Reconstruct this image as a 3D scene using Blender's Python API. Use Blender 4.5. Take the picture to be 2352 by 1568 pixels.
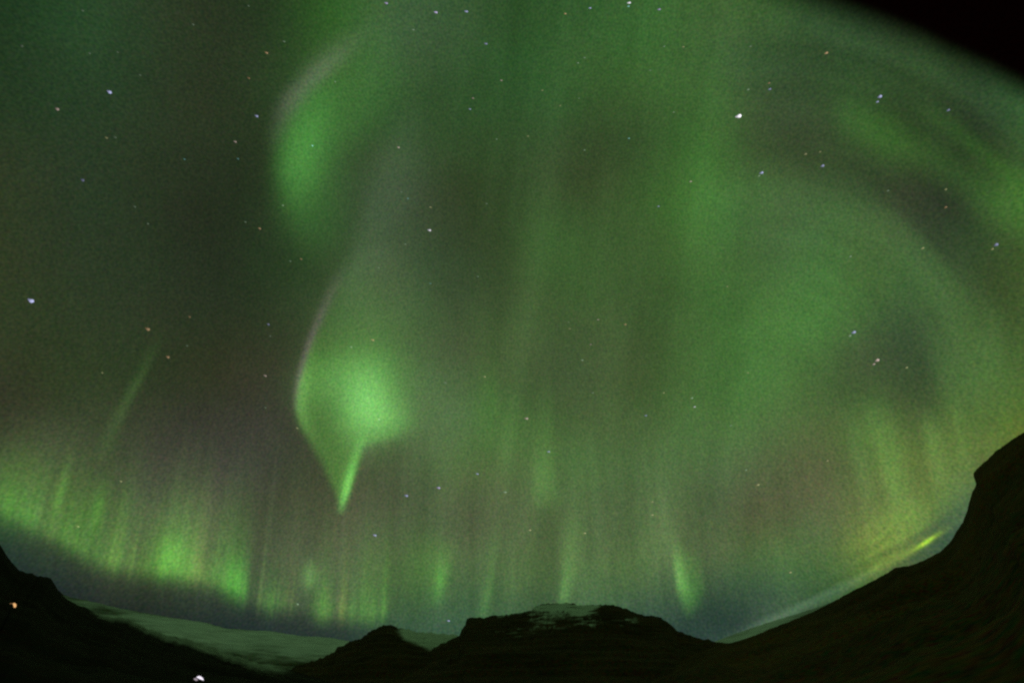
import bpy, math, random
import numpy as np

# ------------------------------------------------------------------ scene, camera, world, exposure
scene = bpy.context.scene
for o in list(bpy.data.objects):
    bpy.data.objects.remove(o, do_unlink=True)
COL = scene.collection
random.seed(7)
rng = np.random.default_rng(11)

FOC = 1176.0                                   # focal length in layout units (frame 2352 x 1568)
CX, CY = 1176.0, 784.0
PITCH = math.atan((1602.0 - CY) / FOC)         # the level horizon lies just below the frame
EYE = 1.7
SP, CP = math.sin(PITCH), math.cos(PITCH)

cam_d = bpy.data.cameras.new('camera')
cam_d.sensor_width = 36.0
cam_d.lens = 36.0 * FOC / 2352.0
cam_d.clip_start, cam_d.clip_end = 0.1, 120000.0
cam = bpy.data.objects.new('camera', cam_d)
COL.objects.link(cam)
cam.location = (0, 0, EYE)
cam.rotation_euler = (math.pi / 2 + PITCH, 0, 0)
scene.camera = cam

world = bpy.data.worlds.new('World')
scene.world = world
world.use_nodes = True
world.node_tree.nodes['Background'].inputs['Color'].default_value = (0.01, 0.02, 0.03, 1)
world.node_tree.nodes['Background'].inputs['Strength'].default_value = 0.05

vs = scene.view_settings
vs.view_transform, vs.look, vs.exposure, vs.gamma = 'Standard', 'None', 0.0, 1.0
cy = scene.cycles
cy.transparent_max_bounces = 24
cy.max_bounces = 6
cy.use_denoising = False
cy.filter_width = 2.3

# ------------------------------------------------------------------ small helpers
def lin(c):
    c = np.asarray(c, dtype=float) / 255.0
    return np.where(c <= 0.04045, c / 12.92, ((c + 0.055) / 1.055) ** 2.4)

def sky_dir(u, v):
    """unit direction (world) of a sky position given on the tangent plane of the view axis"""
    u = np.asarray(u, float); v = np.asarray(v, float)
    x = (u - CX) / FOC; y = (CY - v) / FOC
    d = np.stack([x, CP - y * SP, SP + y * CP], -1)
    return d / np.linalg.norm(d, axis=-1, keepdims=True)

def plane_uv(d):
    """inverse of sky_dir: tangent-plane position of a direction (and how far in front)"""
    fw = d[..., 1] * CP + d[..., 2] * SP
    up = -d[..., 1] * SP + d[..., 2] * CP
    f = np.maximum(fw, 1e-3)
    return CX + FOC * d[..., 0] / f, CY - FOC * up / f, fw

def sstep(a, b, x):
    t = np.clip((x - a) / (b - a), 0, 1)
    return t * t * (3 - 2 * t)

def pch(x, xs, ys):
    """monotone-ish smooth interpolation (cubic Hermite)"""
    xs = np.asarray(xs, float); ys = np.asarray(ys, float)
    h = np.diff(xs); dl = np.diff(ys) / h
    m = np.zeros_like(xs); m[0], m[-1] = dl[0], dl[-1]
    for i in range(1, len(xs) - 1):
        m[i] = 0 if dl[i - 1] * dl[i] <= 0 else 2 * dl[i - 1] * dl[i] / (dl[i - 1] + dl[i])
    x = np.clip(x, xs[0], xs[-1])
    i = np.clip(np.searchsorted(xs, x) - 1, 0, len(xs) - 2)
    t = (x - xs[i]) / h[i]
    return ((1 + 2 * t) * (1 - t) ** 2 * ys[i] + t * (1 - t) ** 2 * h[i] * m[i]
            + t * t * (3 - 2 * t) * ys[i + 1] + t * t * (t - 1) * h[i] * m[i + 1])

def vnoise(x, y, seed=0):
    xi = np.floor(x).astype(np.int64); yi = np.floor(y).astype(np.int64)
    fx = x - xi; fy = y - yi
    fx = fx * fx * (3 - 2 * fx); fy = fy * fy * (3 - 2 * fy)
    def hsh(a, b):
        n = (a * 374761393 + b * 668265263 + seed * 974634777) & 0xFFFFFFFF
        n = ((n ^ (n >> 13)) * 1274126177) & 0xFFFFFFFF
        return ((n ^ (n >> 16)) & 0xFFFF) / 65535.0
    a = hsh(xi, yi); b = hsh(xi + 1, yi); c = hsh(xi, yi + 1); d = hsh(xi + 1, yi + 1)
    return (a * (1 - fx) + b * fx) * (1 - fy) + (c * (1 - fx) + d * fx) * fy

def fbm(x, y, oct=5, seed=0, gain=0.5):
    s = 0; a = 1.0; t = 0
    for k in range(oct):
        s = s + a * (vnoise(x * 2 ** k + 17.3 * k, y * 2 ** k - 9.1 * k, seed + k) - 0.5)
        t += a; a *= gain
    return s / t * 2

def grid_mesh(name, P, keep=None, attrs=None):
    """P (n, m, 3) -> mesh of quads; attrs {name: (n, m, 3) colours or (n, m) floats}"""
    n, m = P.shape[:2]
    idx = np.arange(n * m).reshape(n, m)
    q = np.stack([idx[:-1, :-1], idx[:-1, 1:], idx[1:, 1:], idx[1:, :-1]], -1).reshape(-1, 4)
    if keep is not None:
        kf = keep.reshape(-1)
        q = q[kf[q].any(1)]
    used = np.unique(q)
    remap = np.full(n * m, -1); remap[used] = np.arange(len(used))
    q = remap[q]
    V = P.reshape(-1, 3)[used]
    me = bpy.data.meshes.new(name)
    me.vertices.add(len(V)); me.vertices.foreach_set('co', V.astype(np.float32).ravel())
    me.loops.add(q.size); me.loops.foreach_set('vertex_index', q.astype(np.int32).ravel())
    me.polygons.add(len(q))
    me.polygons.foreach_set('loop_start', np.arange(0, q.size, 4, dtype=np.int32))
    me.polygons.foreach_set('loop_total', np.full(len(q), 4, dtype=np.int32))
    me.polygons.foreach_set('use_smooth', np.ones(len(q), dtype=bool))
    for an, av in (attrs or {}).items():
        if av.ndim == 3:
            c = np.concatenate([av.reshape(-1, 3)[used], np.ones((len(used), 1))], 1)
            at = me.attributes.new(an, 'FLOAT_COLOR', 'POINT'); at.data.foreach_set('color', c.astype(np.float32).ravel())
        else:
            at = me.attributes.new(an, 'FLOAT', 'POINT'); at.data.foreach_set('value', av.reshape(-1)[used].astype(np.float32))
    me.update(calc_edges=True)
    return me

def link(name, me, mat, parent=None):
    o = bpy.data.objects.new(name, me)
    COL.objects.link(o)
    if me is not None and mat is not None:
        me.materials.append(mat)
    o.parent = parent
    return o

def tag(o, label=None, cat=None, kind=None, group=None):
    if label: o['label'] = label
    if cat: o['category'] = cat
    if kind: o['kind'] = kind
    if group: o['group'] = group
    return o

def new_mat(name):
    m = bpy.data.materials.new(name); m.use_nodes = True
    nt = m.node_tree; nt.nodes.clear()
    return m, nt, nt.nodes.new('ShaderNodeOutputMaterial')

# ------------------------------------------------------------------ materials
def glow_material(name, transparent):
    """light given off by the sky / the aurora: emission taken from the layer's own brightness"""
    m, nt, out = new_mat(name)
    at = nt.nodes.new('ShaderNodeAttribute'); at.attribute_name = 'glow'
    em = nt.nodes.new('ShaderNodeEmission')
    geo = nt.nodes.new('ShaderNodeNewGeometry')
    nrm = nt.nodes.new('ShaderNodeVectorMath'); nrm.operation = 'NORMALIZE'
    nt.links.new(geo.outputs['Position'], nrm.inputs[0])
    ns = nt.nodes.new('ShaderNodeTexNoise'); ns.inputs['Scale'].default_value = 270.0
    ns.inputs['Detail'].default_value = 1.0
    nt.links.new(nrm.outputs[0], ns.inputs['Vector'])
    # sensor-like noise put into the emission: 1 + k * (noise - 0.5), slightly coloured
    sub = nt.nodes.new('ShaderNodeVectorMath'); sub.operation = 'SUBTRACT'; sub.inputs[1].default_value = (0.5, 0.5, 0.5)
    nt.links.new(ns.outputs['Color'], sub.inputs[0])
    mul = nt.nodes.new('ShaderNodeVectorMath'); mul.operation = 'MULTIPLY_ADD'
    mul.inputs[1].default_value = (GRAIN * .55, GRAIN * .55, GRAIN * .55); mul.inputs[2].default_value = (1, 1, 1)
    nt.links.new(sub.outputs[0], mul.inputs[0])
    mono = nt.nodes.new('ShaderNodeMath'); mono.operation = 'MULTIPLY_ADD'
    mono.inputs[1].default_value = GRAIN * .6; mono.inputs[2].default_value = 1 - GRAIN * .3
    nt.links.new(ns.outputs['Fac'], mono.inputs[0])
    mm = nt.nodes.new('ShaderNodeVectorMath'); mm.operation = 'SCALE'
    nt.links.new(mul.outputs[0], mm.inputs[0]); nt.links.new(mono.outputs[0], mm.inputs['Scale']); mul = mm
    fin = nt.nodes.new('ShaderNodeVectorMath'); fin.operation = 'MULTIPLY'
    nt.links.new(at.outputs['Color'], fin.inputs[0]); nt.links.new(mul.outputs[0], fin.inputs[1])
    nt.links.new(fin.outputs[0], em.inputs['Color'])
    if transparent:
        tr = nt.nodes.new('ShaderNodeBsdfTransparent'); ad = nt.nodes.new('ShaderNodeAddShader')
        nt.links.new(em.outputs[0], ad.inputs[0]); nt.links.new(tr.outputs[0], ad.inputs[1])
        nt.links.new(ad.outputs[0], out.inputs['Surface'])
    else:
        nt.links.new(em.outputs[0], out.inputs['Surface'])
    m.cycles.emission_sampling = 'NONE'
    return m
GRAIN = 1.15
M_SKY = glow_material('night_sky_glow', False)
M_AUR = glow_material('aurora_glow', True)

def land_material(name, rock_a, rock_b, snow=(0.78, 0.80, 0.80), scale=0.02, zstretch=3.0, nz=0.9, bump=1.0, soft=(0.3, 0.75), grain=0.5):
    m, nt, out = new_mat(name)
    L = nt.links.new
    pb = nt.nodes.new('ShaderNodeBsdfPrincipled'); pb.inputs['Roughness'].default_value = 0.95
    pb.inputs['Specular IOR Level'].default_value = 0.1
    geo = nt.nodes.new('ShaderNodeNewGeometry')
    mp = nt.nodes.new('ShaderNodeMapping'); mp.inputs['Scale'].default_value = (scale, scale, scale * zstretch)
    L(geo.outputs['Position'], mp.inputs['Vector'])
    n1 = nt.nodes.new('ShaderNodeTexNoise'); n1.inputs['Scale'].default_value = 1.0; n1.inputs['Detail'].default_value = 7
    n1.inputs['Roughness'].default_value = 0.62
    L(mp.outputs[0], n1.inputs['Vector'])
    rk = nt.nodes.new('ShaderNodeValToRGB')
    rk.color_ramp.elements[0].position = 0.36; rk.color_ramp.elements[0].color = (*rock_a, 1)
    rk.color_ramp.elements[1].position = 0.66; rk.color_ramp.elements[1].color = (*rock_b, 1)
    L(n1.outputs['Fac'], rk.inputs['Fac'])
    at = nt.nodes.new('ShaderNodeAttribute'); at.attribute_name = 'snow'
    n2 = nt.nodes.new('ShaderNodeTexNoise'); n2.inputs['Scale'].default_value = 2.3; n2.inputs['Detail'].default_value = 6
    n2.inputs['Roughness'].default_value = 0.65
    L(mp.outputs[0], n2.inputs['Vector'])
    ma = nt.nodes.new('ShaderNodeMath'); ma.operation = 'SUBTRACT'; ma.inputs[1].default_value = 0.5
    L(n2.outputs['Fac'], ma.inputs[0])
    mb = nt.nodes.new('ShaderNodeMath'); mb.operation = 'MULTIPLY_ADD'; mb.inputs[1].default_value = nz * 2
    L(ma.outputs[0], mb.inputs[0]); L(at.outputs['Fac'], mb.inputs[2])
    sr = nt.nodes.new('ShaderNodeMapRange'); sr.interpolation_type = 'SMOOTHSTEP'
    sr.inputs['From Min'].default_value = soft[0]; sr.inputs['From Max'].default_value = soft[1]
    L(mb.outputs[0], sr.inputs['Value'])
    mx = nt.nodes.new('ShaderNodeMix'); mx.data_type = 'RGBA'
    L(sr.outputs[0], mx.inputs['Factor'])
    # image-noise speckle put into the rock and heath colour
    n3 = nt.nodes.new('ShaderNodeTexNoise'); n3.inputs['Scale'].default_value = grain; n3.inputs['Detail'].default_value = 2
    L(geo.outputs['Position'], n3.inputs['Vector'])
    g1 = nt.nodes.new('ShaderNodeVectorMath'); g1.operation = 'MULTIPLY_ADD'
    g1.inputs[1].default_value = (4.6, 4.0, 4.6); g1.inputs[2].default_value = (-1.3, -1.0, -1.3)
    L(n3.outputs['Color'], g1.inputs[0])
    g2 = nt.nodes.new('ShaderNodeVectorMath'); g2.operation = 'MAXIMUM'; g2.inputs[1].default_value = (0.12, 0.12, 0.12)
    L(g1.outputs[0], g2.inputs[0])
    g3 = nt.nodes.new('ShaderNodeVectorMath'); g3.operation = 'MULTIPLY'
    L(rk.outputs['Color'], g3.inputs[0]); L(g2.outputs[0], g3.inputs[1]); L(g3.outputs[0], mx.inputs['A'])
    # wind packed and blown snow: uneven cover
    n4 = nt.nodes.new('ShaderNodeTexNoise'); n4.inputs['Scale'].default_value = 4.0; n4.inputs['Detail'].default_value = 5
    L(mp.outputs[0], n4.inputs['Vector'])
    sw = nt.nodes.new('ShaderNodeValToRGB')
    sw.color_ramp.elements[0].position = 0.3; sw.color_ramp.elements[0].color = (*[c * 0.76 for c in snow], 1)
    sw.color_ramp.elements[1].position = 0.62; sw.color_ramp.elements[1].color = (*snow, 1)
    L(n4.outputs['Fac'], sw.inputs['Fac']); L(sw.outputs['Color'], mx.inputs['B'])
    L(mx.outputs['Result'], pb.inputs['Base Color'])
    bp = nt.nodes.new('ShaderNodeBump'); bp.inputs['Strength'].default_value = 0.6; bp.inputs['Distance'].default_value = bump
    L(n1.outputs['Fac'], bp.inputs['Height']); L(bp.outputs[0], pb.inputs['Normal'])
    L(pb.outputs[0], out.inputs['Surface'])
    return m

# ------------------------------------------------------------------ the sky: faint veil of auroral light over the night sky
VEIL = [  # tangent-plane position, colour (8-bit display values)
 (0,0,31,56,32),(200,60,42,70,44),(450,50,44,56,38),(640,30,40,62,36),(770,40,50,96,40),(900,60,66,98,66),(1050,60,56,84,54),
 (1200,30,48,84,44),(1330,40,54,92,50),(1480,50,58,104,52),(1600,40,62,100,54),(1750,30,60,92,50),(1880,30,54,84,52),
 (2000,100,54,80,52),(2150,170,54,84,50),(2300,240,54,86,54),(2352,300,56,92,52),(2352,100,54,86,54),(2200,20,54,80,52),
 (0,200,36,58,36),(150,180,40,62,40),(300,180,42,64,42),(450,200,43,55,37),(580,150,42,60,38),
 (0,400,46,58,38),(150,400,42,58,40),(300,380,42,56,38),(450,380,41,52,36),(560,400,40,52,35),(600,560,40,56,36),
 (0,600,48,60,38),(180,580,44,58,40),(360,600,42,54,37),(500,600,40,50,36),(660,640,42,62,37),
 (860,180,60,96,54),(830,330,56,84,50),(900,270,50,82,46),(850,450,58,76,54),(940,440,62,80,60),(800,560,54,78,48),
 (1000,220,48,76,44),(1150,150,50,88,48),(1100,300,52,80,46),(1250,250,52,86,48),(1350,200,54,88,46),(1450,180,56,92,46),
 (1060,430,50,66,40),(1180,430,54,80,46),(1300,400,56,76,46),(1400,420,60,80,46),(1480,330,54,82,46),(1500,440,58,94,46),
 (1550,250,62,100,52),(1640,200,62,100,52),(1700,140,62,92,58),(1640,330,62,106,50),(1580,420,70,118,56),(1560,520,68,114,54),
 (1720,330,64,84,52),(1800,260,54,76,50),(1860,300,56,70,48),(1860,370,60,76,50),(1780,420,66,96,56),(1680,480,68,108,58),
 (1940,160,52,80,48),(1960,240,54,88,48),(2060,250,50,70,42),(2160,322,50,70,44),(2230,300,42,56,38),(2290,360,44,58,38),(2190,262,46,64,42),(2310,340,56,84,48),
 (2000,390,56,78,48),(2080,440,58,68,50),(2160,462,48,58,46),(2120,420,52,64,46),(2010,395,52,68,46),(2250,480,56,82,48),(2330,450,64,100,50),(2352,600,62,86,44),
 (2270,620,60,82,48),(2220,560,54,78,50),
 (1940,470,66,96,58),(1830,520,74,106,66),(1760,600,66,100,58),(1660,600,68,108,56),(1740,680,70,114,58),(1620,700,66,104,54),
 (1850,640,72,114,62),(1960,600,72,110,60),(2020,680,70,104,58),(1900,760,70,114,58),(2060,720,64,90,58),(2090,790,62,82,58),
 (1980,820,64,84,56),(1930,900,68,92,56),(2110,880,64,82,54),(2120,950,68,86,54),(2020,900,70,96,56),
 (2240,760,68,98,54),(2300,820,74,104,56),(2340,920,82,110,54),(2270,980,86,112,58),(2180,960,80,110,56),(2352,760,70,94,50),(2352,1000,98,116,46),
 (1000,560,52,70,48),(940,600,66,88,62),(1060,660,56,74,50),(1150,560,54,74,44),(1200,700,64,86,52),(1280,560,60,96,50),
 (1330,660,62,92,50),(1420,600,62,90,50),(1480,540,60,88,48),(1510,640,62,94,50),(1480,760,64,90,52),(1560,800,68,100,54),
 (1650,800,70,112,58),(1760,820,72,116,60),(1700,900,72,116,60),(1820,880,74,112,60),(1780,980,82,110,66),(1680,980,74,114,62),
 (880,640,68,86,62),(960,740,66,88,58),(1040,800,70,84,60),(1100,780,70,96,58),(1200,820,68,92,56),(1300,860,68,88,58),(1400,860,70,90,56),
 (1480,900,68,94,54),(1580,930,72,104,58),(1000,900,82,112,74),(1050,960,84,114,76),(1160,960,72,110,58),(1200,900,66,88,54),
 (1330,960,70,96,58),(1420,980,74,98,60),(1520,1000,78,106,64),(1600,1050,84,112,70),
 (0,800,52,60,40),(120,800,50,62,40),(250,760,46,60,40),(400,720,46,56,40),(520,720,44,54,38),(620,700,44,58,38),
 (0,940,52,56,42),(120,920,52,62,40),(230,900,54,68,44),(380,860,48,58,38),(500,860,52,58,40),(610,840,56,58,44),
 (0,1040,62,76,50),(120,1000,66,72,56),(260,1060,66,74,54),(400,980,60,62,54),(520,960,58,59,52),(620,960,60,61,54),(640,1080,65,69,58),
 (200,1060,66,78,56),(340,1120,72,78,66),(450,1110,73,75,66),(560,1100,68,68,62),(680,1130,68,74,56),(740,1200,76,84,64),
 (0,1110,66,84,54),(120,1130,72,92,54),(230,1160,70,90,54),(350,1190,84,98,72),(470,1190,86,98,74),(580,1190,66,72,56),(660,1230,76,80,66),
 (880,1050,76,90,62),(900,1130,76,82,64),(850,1200,82,90,70),(980,1050,80,104,70),(960,1160,76,92,66),(1060,1080,82,108,66),(1070,1180,80,90,68),
 (1160,1060,80,108,64),(1180,1180,84,100,72),(1340,1080,84,116,70),(1360,1180,86,106,72),(1460,1120,80,104,68),(1450,1220,80,102,68),
 (760,1290,82,92,72),(830,1300,82,98,70),(900,1290,78,104,66),(940,1350,74,104,64),(1070,1290,86,108,74),(1170,1290,82,108,70),
 (1240,1320,84,116,72),(1380,1250,84,106,72),(1450,1310,84,118,70),(1520,1260,90,112,74),(1180,1380,70,100,68),(1400,1360,72,104,70),(1480,1380,66,92,72),
 (1560,1120,86,110,72),(1640,1160,82,100,72),(1720,1080,80,98,68),(1720,1190,80,88,62),(1800,1060,82,98,64),(1800,1160,86,94,66),
 (1880,1080,88,92,66),(1860,1010,82,100,62),(1930,1140,98,110,72),(1640,1280,88,106,74),(1720,1290,72,100,62),(1800,1270,86,118,70),(1880,1220,90,104,74),
 (1880,1300,74,108,62),(1960,1260,98,118,66),(1940,1050,86,104,64),(1990,1010,92,122,64),(2160,1000,92,120,62),(2190,1060,96,120,64),(2160,1130,100,120,66),(2220,1050,102,118,64),
 (2210,1140,82,108,76),(2180,1200,66,92,76),(2150,1260,68,96,74),(2090,1290,78,100,68),(2000,1310,92,116,62),(1930,1340,68,100,66),
 (1860,1370,62,92,66),(1760,1370,54,80,68),(1680,1360,56,84,66),(1780,1420,72,98,78),(1700,1430,42,62,58),(1640,1410,40,62,58),(1640,1470,48,72,68),(1560,1420,46,70,62),
 (0,1240,42,62,54),(80,1290,42,58,50),(160,1330,42,54,52),(250,1360,46,56,48),(360,1375,44,55,47),(460,1400,43,54,50),(560,1422,40,54,54),(680,1445,42,56,55),(780,1455,42,57,55),
 (860,1450,50,74,64),(960,1430,62,92,72),(1040,1430,62,92,74),(1060,1380,64,94,68),(1130,1430,62,92,70),(1250,1400,66,96,72),(1450,1420,60,88,78),(1340,1420,66,96,74),
]
VEIL = np.array(VEIL, float)
VP = VEIL[:, :2] / 300.0
# tone of the veil: a little less red and blue, deeper where it is thin
VEIL[:, 2] = np.minimum(VEIL[:, 2] * 0.97, VEIL[:, 3] * 0.95); VEIL[:, 4] *= 0.88
VEIL[:, 2:] *= (0.95 + 0.05 * sstep(42, 80, VEIL[:, 3]))[:, None]
_g = VEIL[:, 2:5].mean(1, keepdims=True); VEIL[:, 2:5] = _g + 0.90 * (VEIL[:, 2:5] - _g) + 1.0
VC = np.cbrt(lin(VEIL[:, 2:5]))                     # smooth in a perceptual space
def tps_k(r2):
    return np.where(r2 > 1e-12, 0.5 * r2 * np.log(np.maximum(r2, 1e-12)), 0.0)
_n = len(VP)
_A = np.zeros((_n + 3, _n + 3))
_A[:_n, :_n] = tps_k(((VP[:, None] - VP[None]) ** 2).sum(-1)) + 0.05 * np.eye(_n)
_A[:_n, _n] = 1; _A[:_n, _n + 1:] = VP; _A[_n:, :_n] = _A[:_n, _n:].T
_W = np.linalg.solve(_A, np.concatenate([VC, np.zeros((3, 3))]))
DARK_EDGE = ([-3000,600,1100,1500,1700,1800,1905,2028,2120,2182,2274,2352,2500,2700],[-9000,-2600,-700,-200,-92,-56,-18,27,64,96,136,176,255,380])

def veil(u, v):
    uc = np.clip(u, -40, 2392); vc = np.clip(v, -40, 1500)
    q = np.stack([uc, vc], -1).reshape(-1, 2) / 300.0
    res = np.empty((len(q), 3))
    for i in range(0, len(q), 20000):
        p = q[i:i + 20000]
        K = tps_k(((p[:, None] - VP[None]) ** 2).sum(-1))
        res[i:i + 20000] = K @ _W[:_n] + _W[_n] + p @ _W[_n + 1:]
    c = np.clip(res, 0.18, 0.62) ** 3
    c = c.reshape(u.shape + (3,))
    # large soft mottling of the veil
    mo = 1 + 0.11 * fbm(u / 150.0, v / 170.0, 4, 5) + 0.05 * fbm(u / 34.0, v / 60.0, 3, 9)
    ch = 0.07 * fbm(u / 110.0, v / 120.0, 3, 31)
    c = c * mo[..., None] * np.stack([1 + ch, 1 - 0.3 * ch, 1 + 0.3 * ch], -1)
    s = 1100 + (u - 1100) * (1350 + 2800) / (v + 2800)
    ry = 0.9 * fbm(s / 23.0, v / 900.0, 4, 61, 0.6) + 0.5 * fbm(s / 90.0, v / 700.0, 2, 63)
    c = c * (1 + 0.25 * np.clip(ry, -0.7, 1.2) * sstep(900, 1200, v) * (1 - 0.7 * sstep(1400, 1480, v)) * (0.55 + 0.45 * sstep(0.42, 0.6, vnoise(s / 130.0, v / 400.0, 88))))[..., None]
    dg = np.hypot((u - 1760) * 1.05, v - 930)                    # long curved folds sweeping round the upper right
    c = c * (1 + 0.26 * fbm(dg / 62.0, np.arctan2(u - 1760, 930 - v) * 1.3, 3, 74) * sstep(1500, 1950, u) * (1 - sstep(700, 950, v)))[..., None]
    c = c * (1 + 0.20 * fbm(u / 60.0 + v / 400.0, v / 800.0, 3, 73) * sstep(950, 1150, u) * (1 - sstep(1500, 1900, u)))[..., None]
    lo = np.zeros(u.shape)
    for (bx, by, sx, sy, an, k) in ((1800, 1408, 90, 7, -25, .016), (1880, 1372, 80, 6, -28, .012), (1960, 1338, 60, 5, -29, .014), (1740, 1440, 50, 9, -22, .016), (1900, 1345, 90, 5, -27, -.008)):
        a = math.radians(an); p = (u - bx) * math.cos(a) + (v - by) * math.sin(a); q = -(u - bx) * math.sin(a) + (v - by) * math.cos(a)
        lo = lo + 1.5 * k * np.exp(-0.5 * ((p / sx) ** 2 + (q / sy) ** 2))
    c = np.maximum(c + lo[..., None] * np.array([0.8, 1.35, 0.85]), 0.002)
    # the veil colour drops to near black towards the upper right
    ye = np.interp(u, *DARK_EDGE)
    f = sstep(-14, 100, v - ye) ** 1.15
    return c * f[..., None] + np.array([0.0012, 0.0002, 0.0002]) * (1 - f[..., None])

def build_sky():
    RS = 60000.0
    az = np.radians(np.concatenate([np.arange(-180, -74, 4.0), np.arange(-74, 74.01, 0.22), np.arange(78, 181, 4.0)]))
    az[-1] = math.pi
    el = np.radians(np.concatenate([np.arange(-3, 0, 1.0), np.arange(0, 89.9, 0.22), [89.98]]))
    A, E = np.meshgrid(az, el, indexing='xy')
    d = np.stack([np.sin(A) * np.cos(E), np.cos(A) * np.cos(E), np.sin(E)], -1)
    u, v, fw = plane_uv(d)
    back = lin(np.array([68, 100, 60]))  # rear sky out of view, its glow set to light the land
    g = np.empty(d.shape)
    m = fw > 0.25
    g[~m] = back
    g[m] = veil(u[m], v[m])
    far = np.maximum(np.abs(u - CX) / 1176.0, np.abs(v - CY) / 784.0)
    w = np.where(m, sstep(1.25, 2.3, far), 1.0)[..., None]
    dark = sstep(-14, 100, v - np.interp(u, *DARK_EDGE))[..., None]
    w = np.where((dark < 0.5) & m[..., None] & (far[..., None] < 2.2), 0, w)
    g = g * (1 - w) + back * w
    o = link('sky', grid_mesh('sky', d * RS, None, {'glow': g}), M_SKY)
    tag(o, 'dim green night sky filled by a faint veil of aurora', None, 'structure')
build_sky()

# ------------------------------------------------------------------ the brighter aurora forms, thin luminous sheets high in the air
def rows(u, v, tab):
    """vertical form: rows of (v, left edge, softness, right edge, softness, strength)"""
    t = np.array(tab, float)
    f = lambda k: pch(v, t[:, 0], t[:, k])
    xl, wl, xr, wr, I = (f(k) for k in range(1, 6))
    s = (0.5 + 0.5 * np.tanh((u - xl) / wl)) * (0.5 - 0.5 * np.tanh((u - xr) / wr))
    return s * np.maximum(I, 0) * ((v > t[0, 0]) & (v < t[-1, 0]))

def ridge(u, v, tab):
    """vertical ray: rows of (v, centre, left width, right width, strength)"""
    t = np.array(tab, float)
    f = lambda k: pch(v, t[:, 0], t[:, k])
    xc, sl, sr, I = (f(k) for k in range(1, 5))
    d = u - xc
    return np.exp(-0.5 * (d / np.where(d < 0, sl, sr)) ** 2) * np.maximum(I, 0) * ((v > t[0, 0]) & (v < t[-1, 0]))

def across(u, v, tab):
    """flat band: columns of (u, centre, width above, width below, strength)"""
    return ridge(v, u, tab)

def blob(u, v, cx, cy, sx, sy, ang=0.0):
    a = math.radians(ang); du, dv = u - cx, v - cy
    p = du * math.cos(a) + dv * math.sin(a); q = -du * math.sin(a) + dv * math.cos(a)
    return np.exp(-0.5 * ((p / sx) ** 2 + (q / sy) ** 2))

def comb(*parts):
    """parts: (strength field, colour) -> light"""
    return sum(f[..., None] * np.asarray(c, float) for f, c in parts)

GREEN = np.array([0.062, 0.30, 0.020]); PALE = np.array([0.115, 0.30, 0.058]); LIME = np.array([0.13, 0.26, 0.03])
YELL = np.array([0.22, 0.28, 0.05]); PINK = np.array([0.10, 0.072, 0.082]); GREY = np.array([0.08, 0.13, 0.075])
WHT = np.array([0.15, 0.55, 0.09])

def aurora(name, label, box, fn, dist, step=4.0, eps=0.0035, group=None, fold=0.02):
    u0, v0, u1, v1 = box
    U, V = np.meshgrid(np.arange(u0, u1 + step, step), np.arange(v0, v1 + step, step), indexing='xy')
    g = fn(U, V)
    # fade to nothing towards the border of the box, then drop what gives no light
    mgn = 6 * step
    e = sstep(0, mgn, U - u0) * sstep(0, mgn, u1 - U) * sstep(0, mgn, V - v0) * sstep(0, mgn, v1 - V)
    g = g * e[..., None]
    lum = np.abs(g).max(-1)
    k = np.maximum(0, lum - eps) / np.maximum(lum, 1e-6)
    g = g * k[..., None]
    r = dist * (1 + fold * np.sin(U / 47.0 + V / 160.0) + 0.5 * fold * np.sin(U / 19.0 + 1.3))
    P = sky_dir(U, V) * r[..., None]
    o = link(name, grid_mesh(name, P, k > 0, {'glow': np.maximum(g, 0)}), M_AUR)
    return tag(o, label, 'aurora', None, group)

# upper leaf-shaped patch
LEAF = np.array([0.062, 0.28, 0.042])
def f_upper(u, v):
    body = rows(u, v, [(60,800,40,960,60,.0),(130,765,34,900,60,.16),(200,712,30,880,70,.40),(260,668,28,836,66,.62),(320,645,24,790,60,.85),
                       (380,640,22,762,52,.95),(440,652,24,766,50,.74),(500,668,28,772,46,.52),(560,684,30,772,40,.26),(640,700,34,766,40,0)])
    core = blob(u, v, 700, 330, 34, 100, 12)
    pink = ridge(u, v, [(40,850,40,30,0),(100,800,34,26,.35),(170,728,26,24,.8),(230,672,22,22,.7),(300,640,18,18,.22),(360,625,16,16,0)])
    return comb((body * 0.40, LEAF), (core * 0.36, LEAF), (pink * 0.70, PINK))
aurora('aurora_curtain', 'leaf shaped soft green aurora patch with greyish upper edge, high above the bright hook', (560, 20, 980, 680), f_upper, 40000)

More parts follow.
